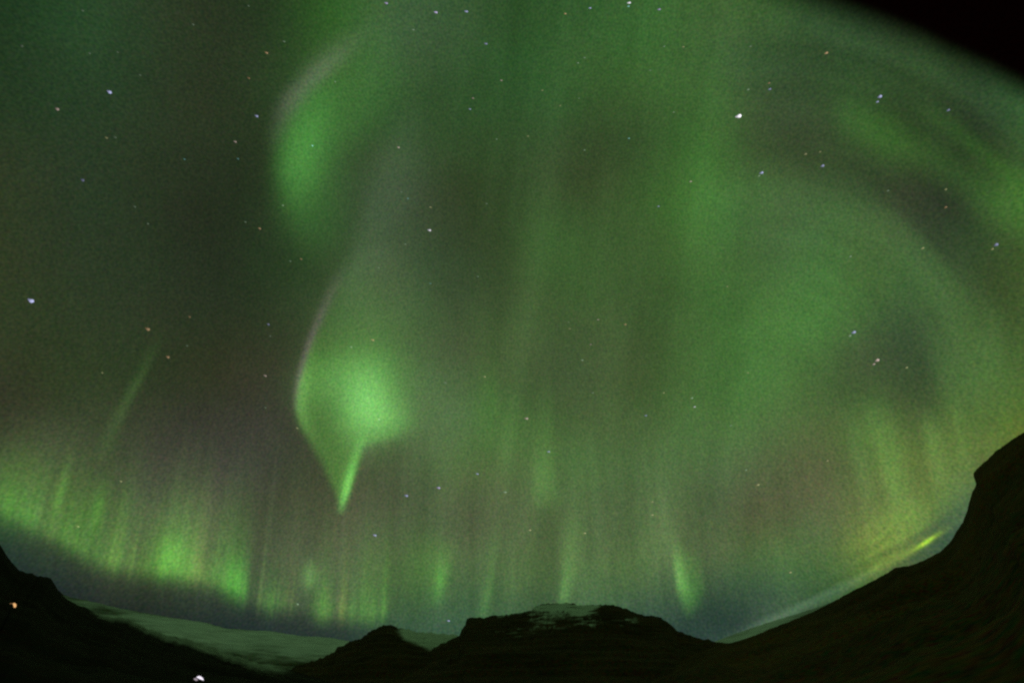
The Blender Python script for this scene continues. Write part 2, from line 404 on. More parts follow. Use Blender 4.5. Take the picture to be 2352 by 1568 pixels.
# bright hook with its hanging tail
def bars(u, v):
    a = 1 - 0.85 * blob(u, v, 2150, 1208, 60, 8, -35) - 0.70 * blob(u, v, 2098, 1246, 34, 8, -32) - 0.45 * blob(u, v, 2035, 1268, 26, 8, -22) - 0.35 * blob(u, v, 2000, 1290, 34, 6, -25)
    p = u * 0.84 - v * 0.54; q = u * 0.54 + v * 0.84
    a = a * (1 + 0.75 * fbm(p / 60.0, q / 7.5, 4, 95) * sstep(1150, 1230, v))
    return np.clip(a, 0.05, 1.3) * (1 - 0.75 * sstep(-4, 26, (v - 1284) * 0.85 + (u - 2060) * 0.56))
def f_hook(u, v):
    body = rows(u, v, [(560,806,40,880,50,0),(640,778,20,880,50,.08),(720,745,11,890,56,.17),(790,716,7,900,55,.30),(840,700,6,915,52,.50),
                       (890,686,7,926,46,.54),(930,681,7,930,36,.54),(970,688,9,936,30,.56),(1000,704,11,905,30,.52),(1030,722,12,832,10,.52),
                       (1070,744,11,820,8,.55),(1110,762,9,808,7,.58),(1140,773,8,800,7,.5),(1170,784,7,793,8,.18),(1200,788,8,790,8,0)])
    rim = ridge(u, v, [(760,730,8,12,0),(830,708,8,13,.22),(890,693,7,14,.55),(930,688,7,15,.55),(970,697,8,14,.3),(1010,718,9,16,.1),(1060,745,9,14,0)])
    hot = blob(u, v, 840, 928, 38, 56, 8) + 0.34 * blob(u, v, 895, 962, 38, 34, 0) + 0.30 * blob(u, v, 770, 868, 60, 40, -25)
    hollow = blob(u, v, 756, 955, 34, 56, 14)
    tail = ridge(u, v, [(985,838,14,10,0),(1020,829,12,7,.28),(1060,815,10,7,.55),(1100,803,9,6.5,.95),(1130,795,8,6,1.0),(1155,787,6.5,5.5,.6),(1185,780,6,6,0)])
    haze = blob(u, v, 865, 780, 95, 90, 0)
    pink = ridge(u, v, [(600,795,16,12,0),(680,757,11,9,.55),(740,730,8,8,.85),(800,706,6.5,7,1.0),(860,689,6,6,.95),(910,680,6,6,.55),(955,678,6,6,0)])
    lead = ridge(u, v, [(545,862,30,50,0),(580,846,26,48,.4),(640,812,20,48,.55),(720,790,30,60,.4),(800,780,40,60,0)])
    pink2 = ridge(u, v, [(1000,850,8,14,0),(1020,842,6,16,.45),(1070,832,6,14,.3),(1130,815,6,12,.2),(1180,800,6,10,0)])
    b = np.clip(body - 0.05 * hollow * (body > 0.2), 0, None)
    return comb((b * 0.72, GREEN * 0.96), (rim * 0.78, np.array([0.13, 0.30, 0.07])), (hot * 0.98, np.array([0.115, 0.35, 0.088])), (tail * 0.75, WHT), (haze * 0.13, PALE), (pink * 0.50, np.array([0.125, 0.075, 0.10])), (lead * 0.28, GREY), (pink2 * 0.25, PINK))
aurora('aurora_ray', 'broad faint grey ray slanting down between the leaf patch and the bright hook', (720, 180, 1060, 700),
       lambda u, v: comb((ridge(u, v, [(200,948,30,40,0),(300,925,32,44,.4),(400,893,32,46,.62),(500,860,28,46,.62),(580,828,22,46,.5),(640,800,18,44,.25),(690,780,18,40,0)]) * .30, np.array([0.085, 0.125, 0.075])),), 44500, 4.0, 0.0012)
aurora('aurora_curtain', 'brightest green aurora hook with a glowing core and a thin hanging tail', (600, 540, 1060, 1220), f_hook, 32000, 3.0)

# low rayed band along the left horizon
BAND_B = ([-60,0,75,120,180,230,300,370,450,520,560,600,680,740,800,870,900,930],[1180,1206,1234,1258,1290,1312,1324,1328,1342,1364,1384,1400,1412,1424,1430,1432,1430,1428])
RAYS = [(-20,.42,34,0),(30,.36,20,0),(84,.36,10,.6),(115,.32,16,.1),(165,.36,26,.0),(215,.30,16,0),(243,.62,11,.35),(262,.35,9,.1),(289,.42,6,.6),(322,.36,16,.3),
        (362,.55,18,0),(395,.72,20,0),(430,.55,13,.3),(449,.62,9,.85),(472,.40,10,.5),(496,.48,16,.0),(528,.62,14,-.2),(552,.66,12,-.2),
        (599,.34,3.2,.7),(622,.44,11,0),(645,.34,9,.2),(668,.30,9,.8),(738,.48,13,0),(757,.42,9,.2),(789,.60,8,.95),(812,.46,9,.1),(836,.48,10,.0),(858,.44,9,.1),(884,.56,6,.0)]
def f_band(u, v):
    s = 1100 + (u - 1100) * (1350 + 2800) / (v + 2800)
    yb = np.interp(s, *BAND_B)
    h = yb - v
    jit = 6 * fbm(s / 26.0, s * 0, 3, 77)
    up = 0.5 + 0.5 * np.tanh((h - 12 + jit) / 21.0)
    g = np.zeros(u.shape + (3,))
    end = 0.5 - 0.5 * np.tanh((s - 903) / 9.0) * 0.8 - 0.1 * (1 + np.tanh((s - 1000) / 40.0))
    fine = 1 + 0.50 * fbm(s / 7.5, v / 900.0, 4, 21, 0.65) + 0.25 * fbm(s / 40.0, v / 90.0, 3, 22)
    fine = np.maximum(fine, 0.2)
    LG = np.array([0.078, 0.285, 0.022])
    for s0, a, w, yel in RAYS:
        H = 70 + 30 * math.sin(s0 * 0.37) + (26 if s0 < 210 else 0)
        prof = up * np.exp(-np.maximum(h - 24, 0) / H * 1.15)
        cut = 1.0 if s0 != 552 else 0.5 - 0.5 * np.tanh((s - 572) / 4.0)
        c = LG * (1 - max(yel, 0)) + YELL * 0.74 * max(yel, 0) if yel >= 0 else GREEN * np.array([.78, 1.0, .8])
        g += (0.95 * a * np.exp(-0.5 * ((s - s0) / w) ** 2) * prof * cut * fine)[..., None] * c
    env = np.interp(s, [-60, 0, 200, 300, 400, 520, 575, 600, 700, 760, 900], [.34, .38, .42, .46, .56, .50, .34, .27, .28, .32, .30])
    wide = up * np.exp(-np.maximum(h - 10, 0) / 88.0) * end * env
    g += (wide * 0.78 * fine)[..., None] * (LG * 0.75 + np.array([0.035, 0.03, 0.016]))
    tl = 1 + 1.1 * fbm(s / 15.0, v / 1200.0, 4, 41, 0.6)
    tall = up * np.exp(-np.maximum(h, 0) / 185.0) * np.maximum(tl, 0) * (0.5 - 0.5 * np.tanh((s - 860) / 60.0))
    g += (tall * 0.135)[..., None] * np.array([0.100, 0.130, 0.085])
    g = g * sstep(830, 1080, v)[..., None]
    # separate knots above the band
    g += comb((blob(u, v, 711, 1322, 13, 22, 4) * 0.55, PALE), (blob(u, v, 395, 1272, 26, 30, 0) * 0.40, GREEN), (blob(u, v, 540, 1325, 20, 34, 0) * 0.22, GREEN),
              (blob(u, v, 140, 1130, 7, 40, 14) * 0.34, GREEN), (blob(u, v, 225, 1170, 10, 36, 12) * 0.32, GREEN), (blob(u, v, 185, 1195, 40, 36, 0) * 0.10, GREEN), (blob(u, v, 5, 1150, 40, 50, 0) * 0.16, GREEN))
    return g
aurora('aurora_band', 'low rayed green aurora band sloping along the snowy ridge at lower left', (-80, 820, 960, 1460), f_band, 50000, 3.0)

# single rays and small patches over the middle
G_RAY = 'short aurora rays standing over the middle mountains'
aurora('aurora_ray', 'short bright ray with soft right side, over the valley right of the massif', (1500, 1180, 1680, 1440),
       lambda u, v: comb((ridge(u, v, [(1215,1550,8,10,0),(1262,1552,7,11,.40),(1300,1556,6,11,1.1),(1340,1560,6,13,1.25),(1368,1567,8,15,.6),(1405,1577,8,10,.16),(1425,1580,8,9,0)]) * .52, PALE),
                         (rows(u, v, [(1250,1556,10,1600,20,0),(1300,1558,8,1608,16,.42),(1350,1562,8,1612,13,.62),(1385,1568,8,1608,12,.42),(1410,1574,8,1596,12,.14),(1435,1578,8,1590,12,0)]) * .50, GREEN)), 46000, 3.0, group=G_RAY)
aurora('aurora_ray', 'slim upright pale green ray rising from the summit of the rocky massif', (1250, 1120, 1400, 1400),
       lambda u, v: comb((ridge(u, v, [(1130,1332,18,20,0),(1200,1322,18,20,.25),(1270,1306,10,20,.5),(1330,1297,6,16,.85),(1365,1293,6,12,.95),(1392,1291,8,14,.2),(1400,1291,8,14,0)]) * .42, PALE),), 46500, 3.0, group=G_RAY)
aurora('aurora_ray', 'faint pale ray rising over the left end of the rocky massif', (1070, 1160, 1200, 1430),
       lambda u, v: comb((ridge(u, v, [(1160,1150,14,12,0),(1230,1140,14,11,.25),(1320,1128,10,7,.5),(1385,1117,10,7,.75),(1412,1112,12,10,.5),(1430,1111,11,10,0)]) * .34, PALE),), 47000, 3.0, group=G_RAY)
aurora('aurora_ray', 'small vivid green patch above the saddle left of the rocky massif', (900, 1200, 1080, 1420),
       lambda u, v: comb((ridge(u, v, [(1230,1030,16,16,0),(1290,1020,16,14,.4),(1335,1011,9,9,1.0),(1365,1006,11,10,.5),(1400,1002,12,12,0)]) * .45, GREEN),
                         (blob(u, v, 985, 1300, 34, 48, 0) * .17, GREEN)), 47500, 3.0, group=G_RAY)
aurora('aurora_ray', 'soft square ended ray hanging in mid sky above the rocky massif', (1160, 800, 1360, 1220),
       lambda u, v: comb((rows(u, v, [(820,1236,14,1269,8,0),(920,1238,14,1270,8,.16),(1020,1232,14,1271,9,.34),(1100,1226,10,1274,12,.62),(1140,1224,10,1278,18,.52),(1180,1222,14,1276,20,.12),(1220,1222,14,1276,20,0)]) * .48, PALE),), 45000, 3.0, group=G_RAY)
aurora('aurora_ray', 'dim green streak right of the bright hook in mid sky', (1040, 780, 1200, 1060),
       lambda u, v: comb((rows(u, v, [(790,1106,20,1142,8,0),(860,1104,20,1143,8,.3),(930,1092,22,1142,9,.4),(990,1086,22,1136,10,.25),(1050,1086,22,1136,12,0)]) * .28, GREEN),), 45200, 4.0, 0.002, G_RAY)
aurora('aurora_ray', 'lone faint slanting ray in the dark sky above the low band', (180, 740, 420, 1080),
       lambda u, v: comb((ridge(u, v, [(742,381,12,9,0),(800,354,13,9,.2),(850,331,12,8,.42),(900,304,12,8,.6),(960,274,15,10,.55),(1010,252,16,14,.42),(1070,232,18,18,0)]) * .22, PALE),), 44000, 3.0, 0.0012, G_RAY)

# bands on the right
G_BD = 'long aurora bands sweeping down the right side'
aurora('aurora_band', 'upper of the soft green bands under the black sky corner', (1880, 160, 2420, 560),
       lambda u, v: comb((across(u, v, [(1900,262,30,34,0),(1980,290,34,40,.55),(2040,320,38,44,.72),(2120,352,34,40,.52),(2210,402,32,40,.42),(2290,455,36,44,.5),(2420,520,40,50,.4)]) * .27, GREEN),
                         (across(u, v, [(2080,236,20,22,0),(2160,276,20,24,.35),(2250,345,22,24,.55),(2340,418,24,28,.6),(2420,470,28,30,.5)]) * .24, GREEN)), 41000, 5.0, 0.002, G_BD)
aurora('aurora_band', 'pale green band curving down the right side towards the dark slope', (1660, 400, 2420, 1000),
       lambda u, v: comb((rows(u, v, [(440,1900,70,1990,26,0),(500,1930,80,2072,20,.30),(560,1990,80,2128,18,.42),(620,2040,70,2180,20,.50),(680,2092,50,2220,26,.52),
                                      (740,2124,34,2250,34,.42),(800,2138,26,2262,40,.42),(860,2150,20,2266,46,.42),(920,2160,18,2256,46,.30),(985,2160,20,2250,60,0)]) * .30, PALE),), 39000, 5.0, 0.002, G_BD)
aurora('aurora_glow', 'yellow green glowing ray fanning out above the right slope', (1860, 860, 2300, 1380),
       lambda u, v: comb((ridge(u, v, [(900,2000,24,40,0),(980,2020,24,34,.46),(1060,2040,16,26,.66),(1120,2052,13,24,.76),(1170,2068,22,32,.58),(1210,2088,60,40,.30),(1250,2086,70,30,.1),(1300,2080,70,40,0)]) * .42, np.array([0.10, 0.27, 0.045])),
                         (ridge(u, v, [(930,1948,12,16,0),(1010,1964,10,15,.42),(1100,1984,10,17,.56),(1180,2006,12,20,.42),(1260,2024,16,24,0)]) * .24, np.array([0.12, 0.27, 0.07])),
                         (ridge(u, v, [(900,2186,12,16,0),(960,2198,8,13,.55),(1030,2208,8,13,.55),(1100,2214,12,18,.2),(1160,2216,12,18,0)]) * .22, np.array([0.13, 0.26, 0.05])),
                         (ridge(u, v, [(920,2120,16,20,0),(1000,2136,11,17,.85),(1080,2150,12,20,.75),(1140,2160,18,30,.3),(1220,2166,22,30,0)]) * .24, np.array([0.12, 0.27, 0.06])),
                         (blob(u, v, 2082, 1208, 76, 32, -34) * .40 * bars(u, v), np.array([0.16, 0.27, 0.015])), (blob(u, v, 2016, 1250, 44, 44, 0) * .20 * bars(u, v), np.array([0.19, 0.25, 0.035])),
                         (blob(u, v, 2060, 1274, 62, 9, -32) * .30, np.array([0.20, 0.27, 0.02]))), 43000, 3.0, 0.002)
aurora('aurora_streak', 'thin bright yellow green streak between cloud bars just above the right slope', (2040, 1180, 2220, 1310),
       lambda u, v: comb((blob(u, v, 2128, 1244, 18, 3.4, -33) * 0.8, np.array([0.30, 0.55, 0.0])), (blob(u, v, 2122, 1248, 46, 4.0, -32) * .30, np.array([0.28, 0.42, 0.01]))), 52000, 2.0, 0.002)

# ------------------------------------------------------------------ land
def azel(pts):
    p = np.array(pts, float)
    d = sky_dir(p[:, 0], p[:, 1])
    az = np.degrees(np.arctan2(d[:, 0], d[:, 1])); el = np.degrees(np.arcsin(d[:, 2]))
    o = np.argsort(az, kind='stable')
    return az[o], el[o]

LAND = {}
def ridge_land(name, label, pts, ridge_r, foot_r, mat, snow_fn=None, power=1.25, rough=0.03, jag=0.0012, ledges=0.0, before=(), after=(), seed=1, naz=0.14, nr=56, back=1.7):
    az, el = azel(pts)
    az = np.concatenate([[b[0] for b in before], az, [a[0] for a in after]])
    el = np.concatenate([[b[1] for b in before], el, [a[1] for a in after]])
    A = np.arange(az[0], az[-1] + naz, naz)
    tanE = np.tan(np.radians(np.interp(A, az, el)))
    tanE = np.maximum(tanE + jag * (fbm(A * 3.1, A * 0, 4, seed, 0.65)), -0.02)
    R = np.broadcast_to(np.interp(A, *ridge_r) if isinstance(ridge_r, tuple) else ridge_r, A.shape).astype(float)
    F = R * foot_r
    t1 = np.linspace(0, 1, nr) ** 0.85
    t2 = np.linspace(0, 1, 16)[1:]
    zr = tanE * R
    rad = np.concatenate([F[:, None] + (R - F)[:, None] * t1, R[:, None] * (1 + (back - 1) * t2)], 1)
    prof = np.concatenate([t1 ** power, 1 - sstep(0, 1, t2) * 1.0])[None, :]
    ar = np.radians(A)[:, None]
    X = np.sin(ar) * rad; Y = np.cos(ar) * rad
    base = zr[:, None] * prof - 3.0 * (1 - prof)
    tt = np.concatenate([t1, 1 + 0 * t2])[None, :]
    env = np.where(np.arange(rad.shape[1])[None, :] < nr, sstep(0, .18, tt) * sstep(0, .14, 1 - tt), 0.15)
    L = R.mean()
    n = fbm(X / (L * 0.10), Y / (L * 0.10), 6, seed + 3)
    Z = base + env * n * rough * zr.mean() * 2.2
    if ledges:
        k = 2 * math.pi / (ledges)
        Z = Z + env * 0.6 * ledges / (2 * math.pi) * np.sin(k * Z + 2 * n)
    # keep every front slope under its own skyline
    lim = tanE[:, None] * rad - 0.002 * rad
    front = (np.arange(rad.shape[1])[None, :] < nr - 1)
    Z = np.where(front, np.minimum(Z, lim), Z)
    P = np.stack([X, Y, Z + EYE], -1)
    sn = np.zeros(X.shape)
    if snow_fn is not None:
        d = P - np.array([0, 0, EYE]); d = d / np.linalg.norm(d, axis=-1, keepdims=True)
        u, v, fw = plane_uv(d)
        sky_v = np.interp(np.degrees(ar) + 0 * rad, A, plane_uv(np.stack([np.sin(np.radians(A)) , np.cos(np.radians(A)), tanE], -1) / np.sqrt(1 + tanE ** 2)[:, None])[1])
        sn = snow_fn(u, v, v - sky_v, fw)
    o = link(name, grid_mesh(name, P, None, {'snow': sn}), mat)
    tag(o, label, None, 'structure')
    LAND[name] = (A, rad, P[..., 2])
    return o

M_DARK = land_material('dark_heath', (0.007, 0.0022, 0.0025), (0.014, 0.0045, 0.005), scale=0.03, zstretch=2.0, nz=0.7, soft=(0.2, 1.3), snow=(0.5, 0.50, 0.54), grain=0.6)
M_ROCK = land_material('dark_rock', (0.030, 0.014, 0.004), (0.064, 0.029, 0.010), scale=0.006, zstretch=5.0, nz=0.40, bump=8, soft=(0.28, 0.85), snow=(0.66, 0.66, 0.70), grain=0.16)
M_SLOPE = land_material('dark_slope', (0.036, 0.016, 0.003), (0.105, 0.047, 0.010), scale=0.011, zstretch=1.2, nz=0.6, bump=3, grain=0.45)
M_SNOW = land_material('snow_land', (0.05, 0.045, 0.03), (0.12, 0.11, 0.08), scale=0.0022, zstretch=6.0, nz=0.75, bump=25, soft=(0.1, 1.15), snow=(0.82, 0.80, 0.94), grain=0.08)
M_GRND = land_material('dark_ground', (0.02, 0.013, 0.007), (0.05, 0.036, 0.018), scale=0.2, zstretch=1.0, bump=0.05, grain=6.0)

# ground sheet out to the horizon
def build_ground():
    r = np.concatenate([[0.5], np.geomspace(1.5, 59000, 90)])
    a = np.radians(np.arange(0, 361, 3.0))
    Rr, Aa = np.meshgrid(r, a, indexing='ij')
    X, Y = np.sin(Aa) * Rr, np.cos(Aa) * Rr
    Z = -0.10 * (1 + fbm(X / 9.0, Y / 9.0, 3, 2)) * np.minimum(1, Rr / 6.0) - np.minimum(6.0, Rr * 0.004)
    o = link('ground', grid_mesh('ground', np.stack([X, Y, Z], -1)[:, ::-1], None, {'snow': np.zeros(X.shape)}), M_GRND)
    tag(o, 'dark heath ground of the valley floor', None, 'structure')
build_ground()

# far snowy ridges
ridge_land('snowy_ridge', 'pale snow covered ridge running behind the dark left hill',
    [(0,1270),(60,1330),(118,1338),(140,1362),(165,1372),(200,1378),(287,1399),(334,1407),(400,1418),(467,1428),(517,1442),(584,1447),(619,1448),(684,1459),(760,1463.5),(804,1472),(860,1478),(930,1490)],
    4200.0, 0.55, M_SNOW,
    lambda u, v, h, fw: 0.55 + 0.62 * sstep(190, 430, u) - 0.85 * sstep(24, 66, h) + 0.35 * fbm(u / 60.0, v / 7.0, 4, 83) - 0.25 * (1 - sstep(0, 5, h)),
    power=1.1, rough=0.06, jag=0.0008, before=[(-80, 3.0), (-58, 6.5), (-46, 7.6)], after=[(6, 1.2), (12, 0.4)], seed=4)
ridge_land('snowy_ridge', 'thin pale snow ridge showing along the top of the right slope',
    [(1560,1500),(1610,1484),(1640,1473),(1679,1458),(1730,1440),(1776,1425),(1840,1406),(1900,1386),(1960,1365),(2010,1345),(2060,1325)],
    3600.0, 0.6, M_SNOW, lambda u, v, h, fw: 0.95 - 0.3 * sstep(1760, 1900, u), power=1.1, rough=0.04, jag=0.0005, before=[(10, 0.3)], after=[(62, 5.0)], seed=6)

# middle mountains
def snow_m1(u, v, h, fw):
    flank = sstep(900, 935, u) * (1 - sstep(-0.1, 0.75, (v - 1448 - (u - 905) * 0.42) / 34.0))
    st = fbm(u / 22.0, (v - 0.1 * u) / 3.0, 4, 91, 0.6)
    return np.clip(flank * (0.98 + 0.9 * np.minimum(st + 0.12, 0) * np.exp(-((h - 8) / 12.0) ** 2)), 0, 1) + 0.36 * np.exp(-((u - 897) / 18) ** 2 - ((v - 1450) / 9) ** 2)
ridge_land('mountain', 'small dark peak with a snowy right flank left of the rocky massif',
    [(560,1600),(640,1548),(673,1532),(701,1523),(746,1507),(769,1496),(774,1485),(786,1482),(804,1473),(818,1467),(830,1466),(844,1453),(854,1446),(868,1441),(882,1434),(898,1434),(908,1441),(931,1443),
     (957,1450),(994,1453),(1030,1456),(1055,1459),(1100,1470),(1200,1500),(1350,1560)],
    2300.0, 0.5, M_ROCK, snow_m1, power=1.15, rough=0.05, jag=0.0030, ledges=22.0, seed=12, naz=0.09)
def snow_m2(u, v, h, fw):
    top = np.exp(-np.maximum(h - 14, 0) / 15.0) * sstep(1200, 1240, u) * (1 - sstep(1345, 1400, u))
    rim = np.exp(-np.maximum(h, 0) / 6.0) * sstep(1110, 1150, u) * (1 - sstep(1400, 1430, u))
    mid = np.exp(-((v - 1440 + (u - 1250) * 0.09) / 19.0) ** 2) * sstep(1075, 1160, u) * (1 - sstep(1390, 1500, u))
    low = np.exp(-((v - 1424) / 12.0) ** 2) * sstep(1400, 1430, u) * (1 - sstep(1455, 1490, u))
    wv = v + 0.07 * u + 3.0 * np.sin(u / 37.0)
    st = fbm(u / 34.0, wv / 3.4, 4, 57, 0.6) + 0.5 * fbm(u / 70.0, wv / 9.0, 3, 58)
    return np.clip(0.72 * top + 0.52 * rim + 0.34 * mid + 0.26 * low, 0, 0.95) * (0.95 + 1.5 * st)
ridge_land('mountain', 'broad dark rocky massif with thin snow patches at the centre of the skyline',
    [(860,1600),(940,1525),(994,1490),(1013,1479),(1055,1458),(1060,1446),(1069,1434),(1071,1422),(1078,1417),(1111,1418),(1132,1413),(1170,1410),(1214,1404),(1231,1391),(1255,1385),(1290,1384),(1319,1384),
     (1326,1388),(1354,1390),(1392,1387),(1427,1393),(1442,1398),(1465,1409),(1489,1412),(1518,1417.5),(1533,1428),(1553,1445),(1588,1460),(1618,1467),(1644,1472),(1662,1476),(1720,1490),(1800,1520),(1900,1580)],
    1900.0, 0.4, M_ROCK, snow_m2, power=1.1, rough=0.05, jag=0.0023, ledges=16.0, seed=23, naz=0.08, nr=80)

# dark hills either side
def snow_left(u, v, h, fw):
    return 0.85 * np.exp(-(h / 13.0) ** 2) * sstep(150, 260, u) * (1 - sstep(640, 690, u)) + 0.25 * np.exp(-((h - 14) / 16.0) ** 2) * sstep(300, 420, u) * (1 - sstep(600, 680, u))
ridge_land('hill', 'black hillside falling from the left edge of the frame, carrying two small lights',
    [(0,1249),(20,1281),(43,1308),(77,1319),(117,1326),(127,1341),(143,1368),(187,1391),(233,1413),(290,1420),(334,1441),(384,1458),(434,1468),(484,1488),(534,1502),(600,1525),(667,1538),(730,1556),(800,1580)],
    (np.array([-80,-45,-35,-20,0]), np.array([260,320,420,700,900])), 0.07, M_DARK, snow_left, power=1.3, rough=0.05, jag=0.0022, before=[(-88, 5.0), (-70, 11.0), (-61, 12.6), (-57, 12.3), (-53, 11.2), (-50, 11.5), (-46.5, 10.7), (-45, 10.3)], after=[(-8, 0.2)], seed=31, nr=70)
ridge_land('slope', 'large dark bare mountainside filling the lower right corner',
    [(1480,1572),(1560,1520),(1610,1495),(1648,1477),(1687,1474),(1737,1457),(1783,1437.6),(1853,1410.7),(1918,1378),(1953,1359),(2007,1332),(2057,1303),(2103,1295),(2157,1268),(2184,1243),(2196,1222),(2211,1199),
     (2222,1172),(2225,1158),(2230,1142),(2233,1130),(2241,1116),(2242,1110),(2237,1098),(2235.5,1087),(2242,1078),(2250,1071),(2288,1035),(2327,1008),(2352,992)],
    (np.array([5, 20, 35, 50, 70]), np.array([1300, 1000, 700, 480, 380])), 0.05, M_SLOPE, lambda u, v, h, fw: -1 + 0 * u, power=1.2, rough=0.035, jag=0.0010, naz=0.07, after=[(49.5, 18.6), (52, 19.3), (55.5, 20.7), (58, 20.4), (61, 20.2), (65, 21.4), (69, 20.6), (76, 18.5), (86, 15.0), (100, 8.0)], seed=47, nr=90)

# ------------------------------------------------------------------ lamps on the left hill
def tube(bm_v, bm_f, pts, rad, n=10, cap=True):
    """append a tube along pts (k,3) with radii"""
    pts = np.asarray(pts, float); k = len(pts); b = len(bm_v)
    for i in range(k):
        t = pts[min(i + 1, k - 1)] - pts[max(i - 1, 0)]; t /= np.linalg.norm(t)
        a = np.cross(t, [0.31, 0.95, 0.05]); a /= np.linalg.norm(a); c = np.cross(t, a)
        for j in range(n):
            w = 2 * math.pi * j / n
            bm_v.append(tuple(pts[i] + rad[i] * (math.cos(w) * a + math.sin(w) * c)))
    for i in range(k - 1):
        for j in range(n):
            j2 = (j + 1) % n
            bm_f.append((b + i * n + j, b + i * n + j2, b + (i + 1) * n + j2, b + (i + 1) * n + j))
    if cap:
        bm_f.append(tuple(b + j for j in range(n))[::-1]); bm_f.append(tuple(b + (k - 1) * n + j for j in range(n)))

def mesh_vf(name, v, f, smooth=True):
    me = bpy.data.meshes.new(name); me.from_pydata(v, [], f); me.update()
    if smooth:
        me.polygons.foreach_set('use_smooth', [True] * len(me.polygons))
    return me

def emit_mat(name, col, s):
    m, nt, out = new_mat(name)
    e = nt.nodes.new('ShaderNodeEmission'); e.inputs['Color'].default_value = (*col, 1); e.inputs['Strength'].default_value = s
    nt.links.new(e.outputs[0], out.inputs['Surface'])
    return m
def plain_mat(name, col, rough=0.6, metal=0.0):
    m, nt, out = new_mat(name)
    p = nt.nodes.new('ShaderNodeBsdfPrincipled'); p.inputs['Roughness'].default_value = rough; p.inputs['Metallic'].default_value = metal
    n = nt.nodes.new('ShaderNodeTexNoise'); n.inputs['Scale'].default_value = 6.0
    r = nt.nodes.new('ShaderNodeValToRGB')
    r.color_ramp.elements[0].color = (*[c * .8 for c in col], 1); r.color_ramp.elements[1].color = (*[c * 1.2 for c in col], 1)
    nt.links.new(n.outputs['Fac'], r.inputs['Fac']); nt.links.new(r.outputs['Color'], p.inputs['Base Color'])
    nt.links.new(p.outputs[0], out.inputs['Surface'])
    return m
M_POST = plain_mat('dark_post', (0.03, 0.03, 0.03), 0.5, 0.6)
M_WARM = emit_mat('warm_lamp_glow', (1.0, 0.55, 0.22), 0.85)
M_WHITE = emit_mat('white_lamp_glow', (0.95, 0.88, 1.0), 1.1)
M_DIM = emit_mat('dim_lamp_glow', (0.62, 0.52, 0.58), 0.5)

def ground_at(name, az, el_t, lamp_h):
    """distance along az at which a lamp lamp_h above the hillside appears at slope el_t"""
    A, rad, Z = LAND[name]
    i = int(np.argmin(np.abs(A - az)))
    s = (Z[i] + lamp_h - EYE) / rad[i]
    k = int(np.argmin(np.abs(s[6:68] - el_t))) + 6
    return rad[i][k], Z[i][k]

def place(u, v, lamp_h):
    d = sky_dir(u, v); az = math.degrees(math.atan2(d[0], d[1])); te = d[2] / math.hypot(d[0], d[1])
    r, z = ground_at('hill', az, te, lamp_h)
    h = te * r + EYE - z
    return np.array([math.sin(math.radians(az)) * r, math.cos(math.radians(az)) * r, z]), h, r, az

def lamp(u, v, name, label, cat, px, mat, style):
    base, h, r, az = place(u, v, 4.0)
    rt = bpy.data.objects.new(name, None); COL.objects.link(rt); rt.location = base
    rt.rotation_euler = (0, 0, -math.radians(az)); tag(rt, label, cat)
    s = px / FOC * math.hypot(r, h)                    # size of one unit of the lamp head
    V, F = [], []; tube(V, F, [(0, 0.1 * s, -1.0), (0, 0.1 * s, h - 0.3 * s), (0, 0.02 * s, h + .55 * s)], [0.12, 0.09, 0.08]); link('post', mesh_vf('post', V, F), M_POST, rt)
    if style == 'curved':
        V, F = [], []; tube(V, F, [(-.95 * s, 0, h + .5 * s), (-.45 * s, 0, h + .62 * s), (0, 0, h + .55 * s), (.4 * s, 0, h + .2 * s), (.6 * s, 0, h - .35 * s)], [.10 * s, .16 * s, .2 * s, .22 * s, .16 * s], 12)
        ar = link('lamp_shade', mesh_vf('lamp_shade', [(x, y + .28 * s, z + .12 * s) for x, y, z in V], F), M_POST, rt)
        V, F = [], []; tube(V, F, [(-.28 * s, 0, h + .52 * s), (0, 0, h + .5 * s), (.32 * s, 0, h + .22 * s), (.55 * s, 0, h - .2 * s), (.62 * s, 0, h - .46 * s)], [.10 * s, .25 * s, .34 * s, .28 * s, .12 * s], 12)
        link('bulb', mesh_vf('bulb', V, F), mat, rt)
        V, F = [], []; tube(V, F, [(-1.0 * s, 0, h + .42 * s), (-.75 * s, 0, h + .5 * s), (-.4 * s, 0, h + .5 * s)], [.06 * s, .12 * s, .1 * s], 8)
        link('bulb', mesh_vf('bulb', V, F), M_DIMW, rt)
    else:
        V, F = [], []; tube(V, F, [(-1.2 * s, .5 * s, h), (0, .55 * s, h + .2 * s), (1.5 * s, .5 * s, h - .1 * s)], [.3 * s, .4 * s, .25 * s], 10)
        link('housing', mesh_vf('housing', V, F), M_POST, rt)
        V, F = [], []; tube(V, F, [(-.55 * s, 0, h + .3 * s), (-.1 * s, 0, h + .34 * s), (.4 * s, 0, h + .16 * s), (.85 * s, 0, h - .05 * s), (1.35 * s, 0, h - .38 * s)], [.1 * s, .27 * s, .32 * s, .25 * s, .07 * s], 12)
        link('lens', mesh_vf('lens', V, F), mat, rt)
        V, F = [], []; tube(V, F, [(-1.15 * s, 0, h - .1 * s), (-.8 * s, 0, h - .12 * s), (-.45 * s, 0, h - .28 * s), (-.05 * s, 0, h - .35 * s)], [.1 * s, .24 * s, .28 * s, .1 * s], 12)
        link('lens', mesh_vf('lens', V, F), M_DIM, rt)
    return rt
M_DIMW = emit_mat('dim_warm_glow', (0.5, 0.28, 0.12), 0.35)
lamp(30, 1390, 'hillside_lamp', 'small warm orange lamp glowing alone on the black left hillside', 'lamp', 5.2, M_WARM, 'curved')
lamp(456, 1557, 'floodlight', 'white double floodlight glowing low on the black hillside at the bottom edge', 'floodlight', 6.2, M_WHITE, 'double')

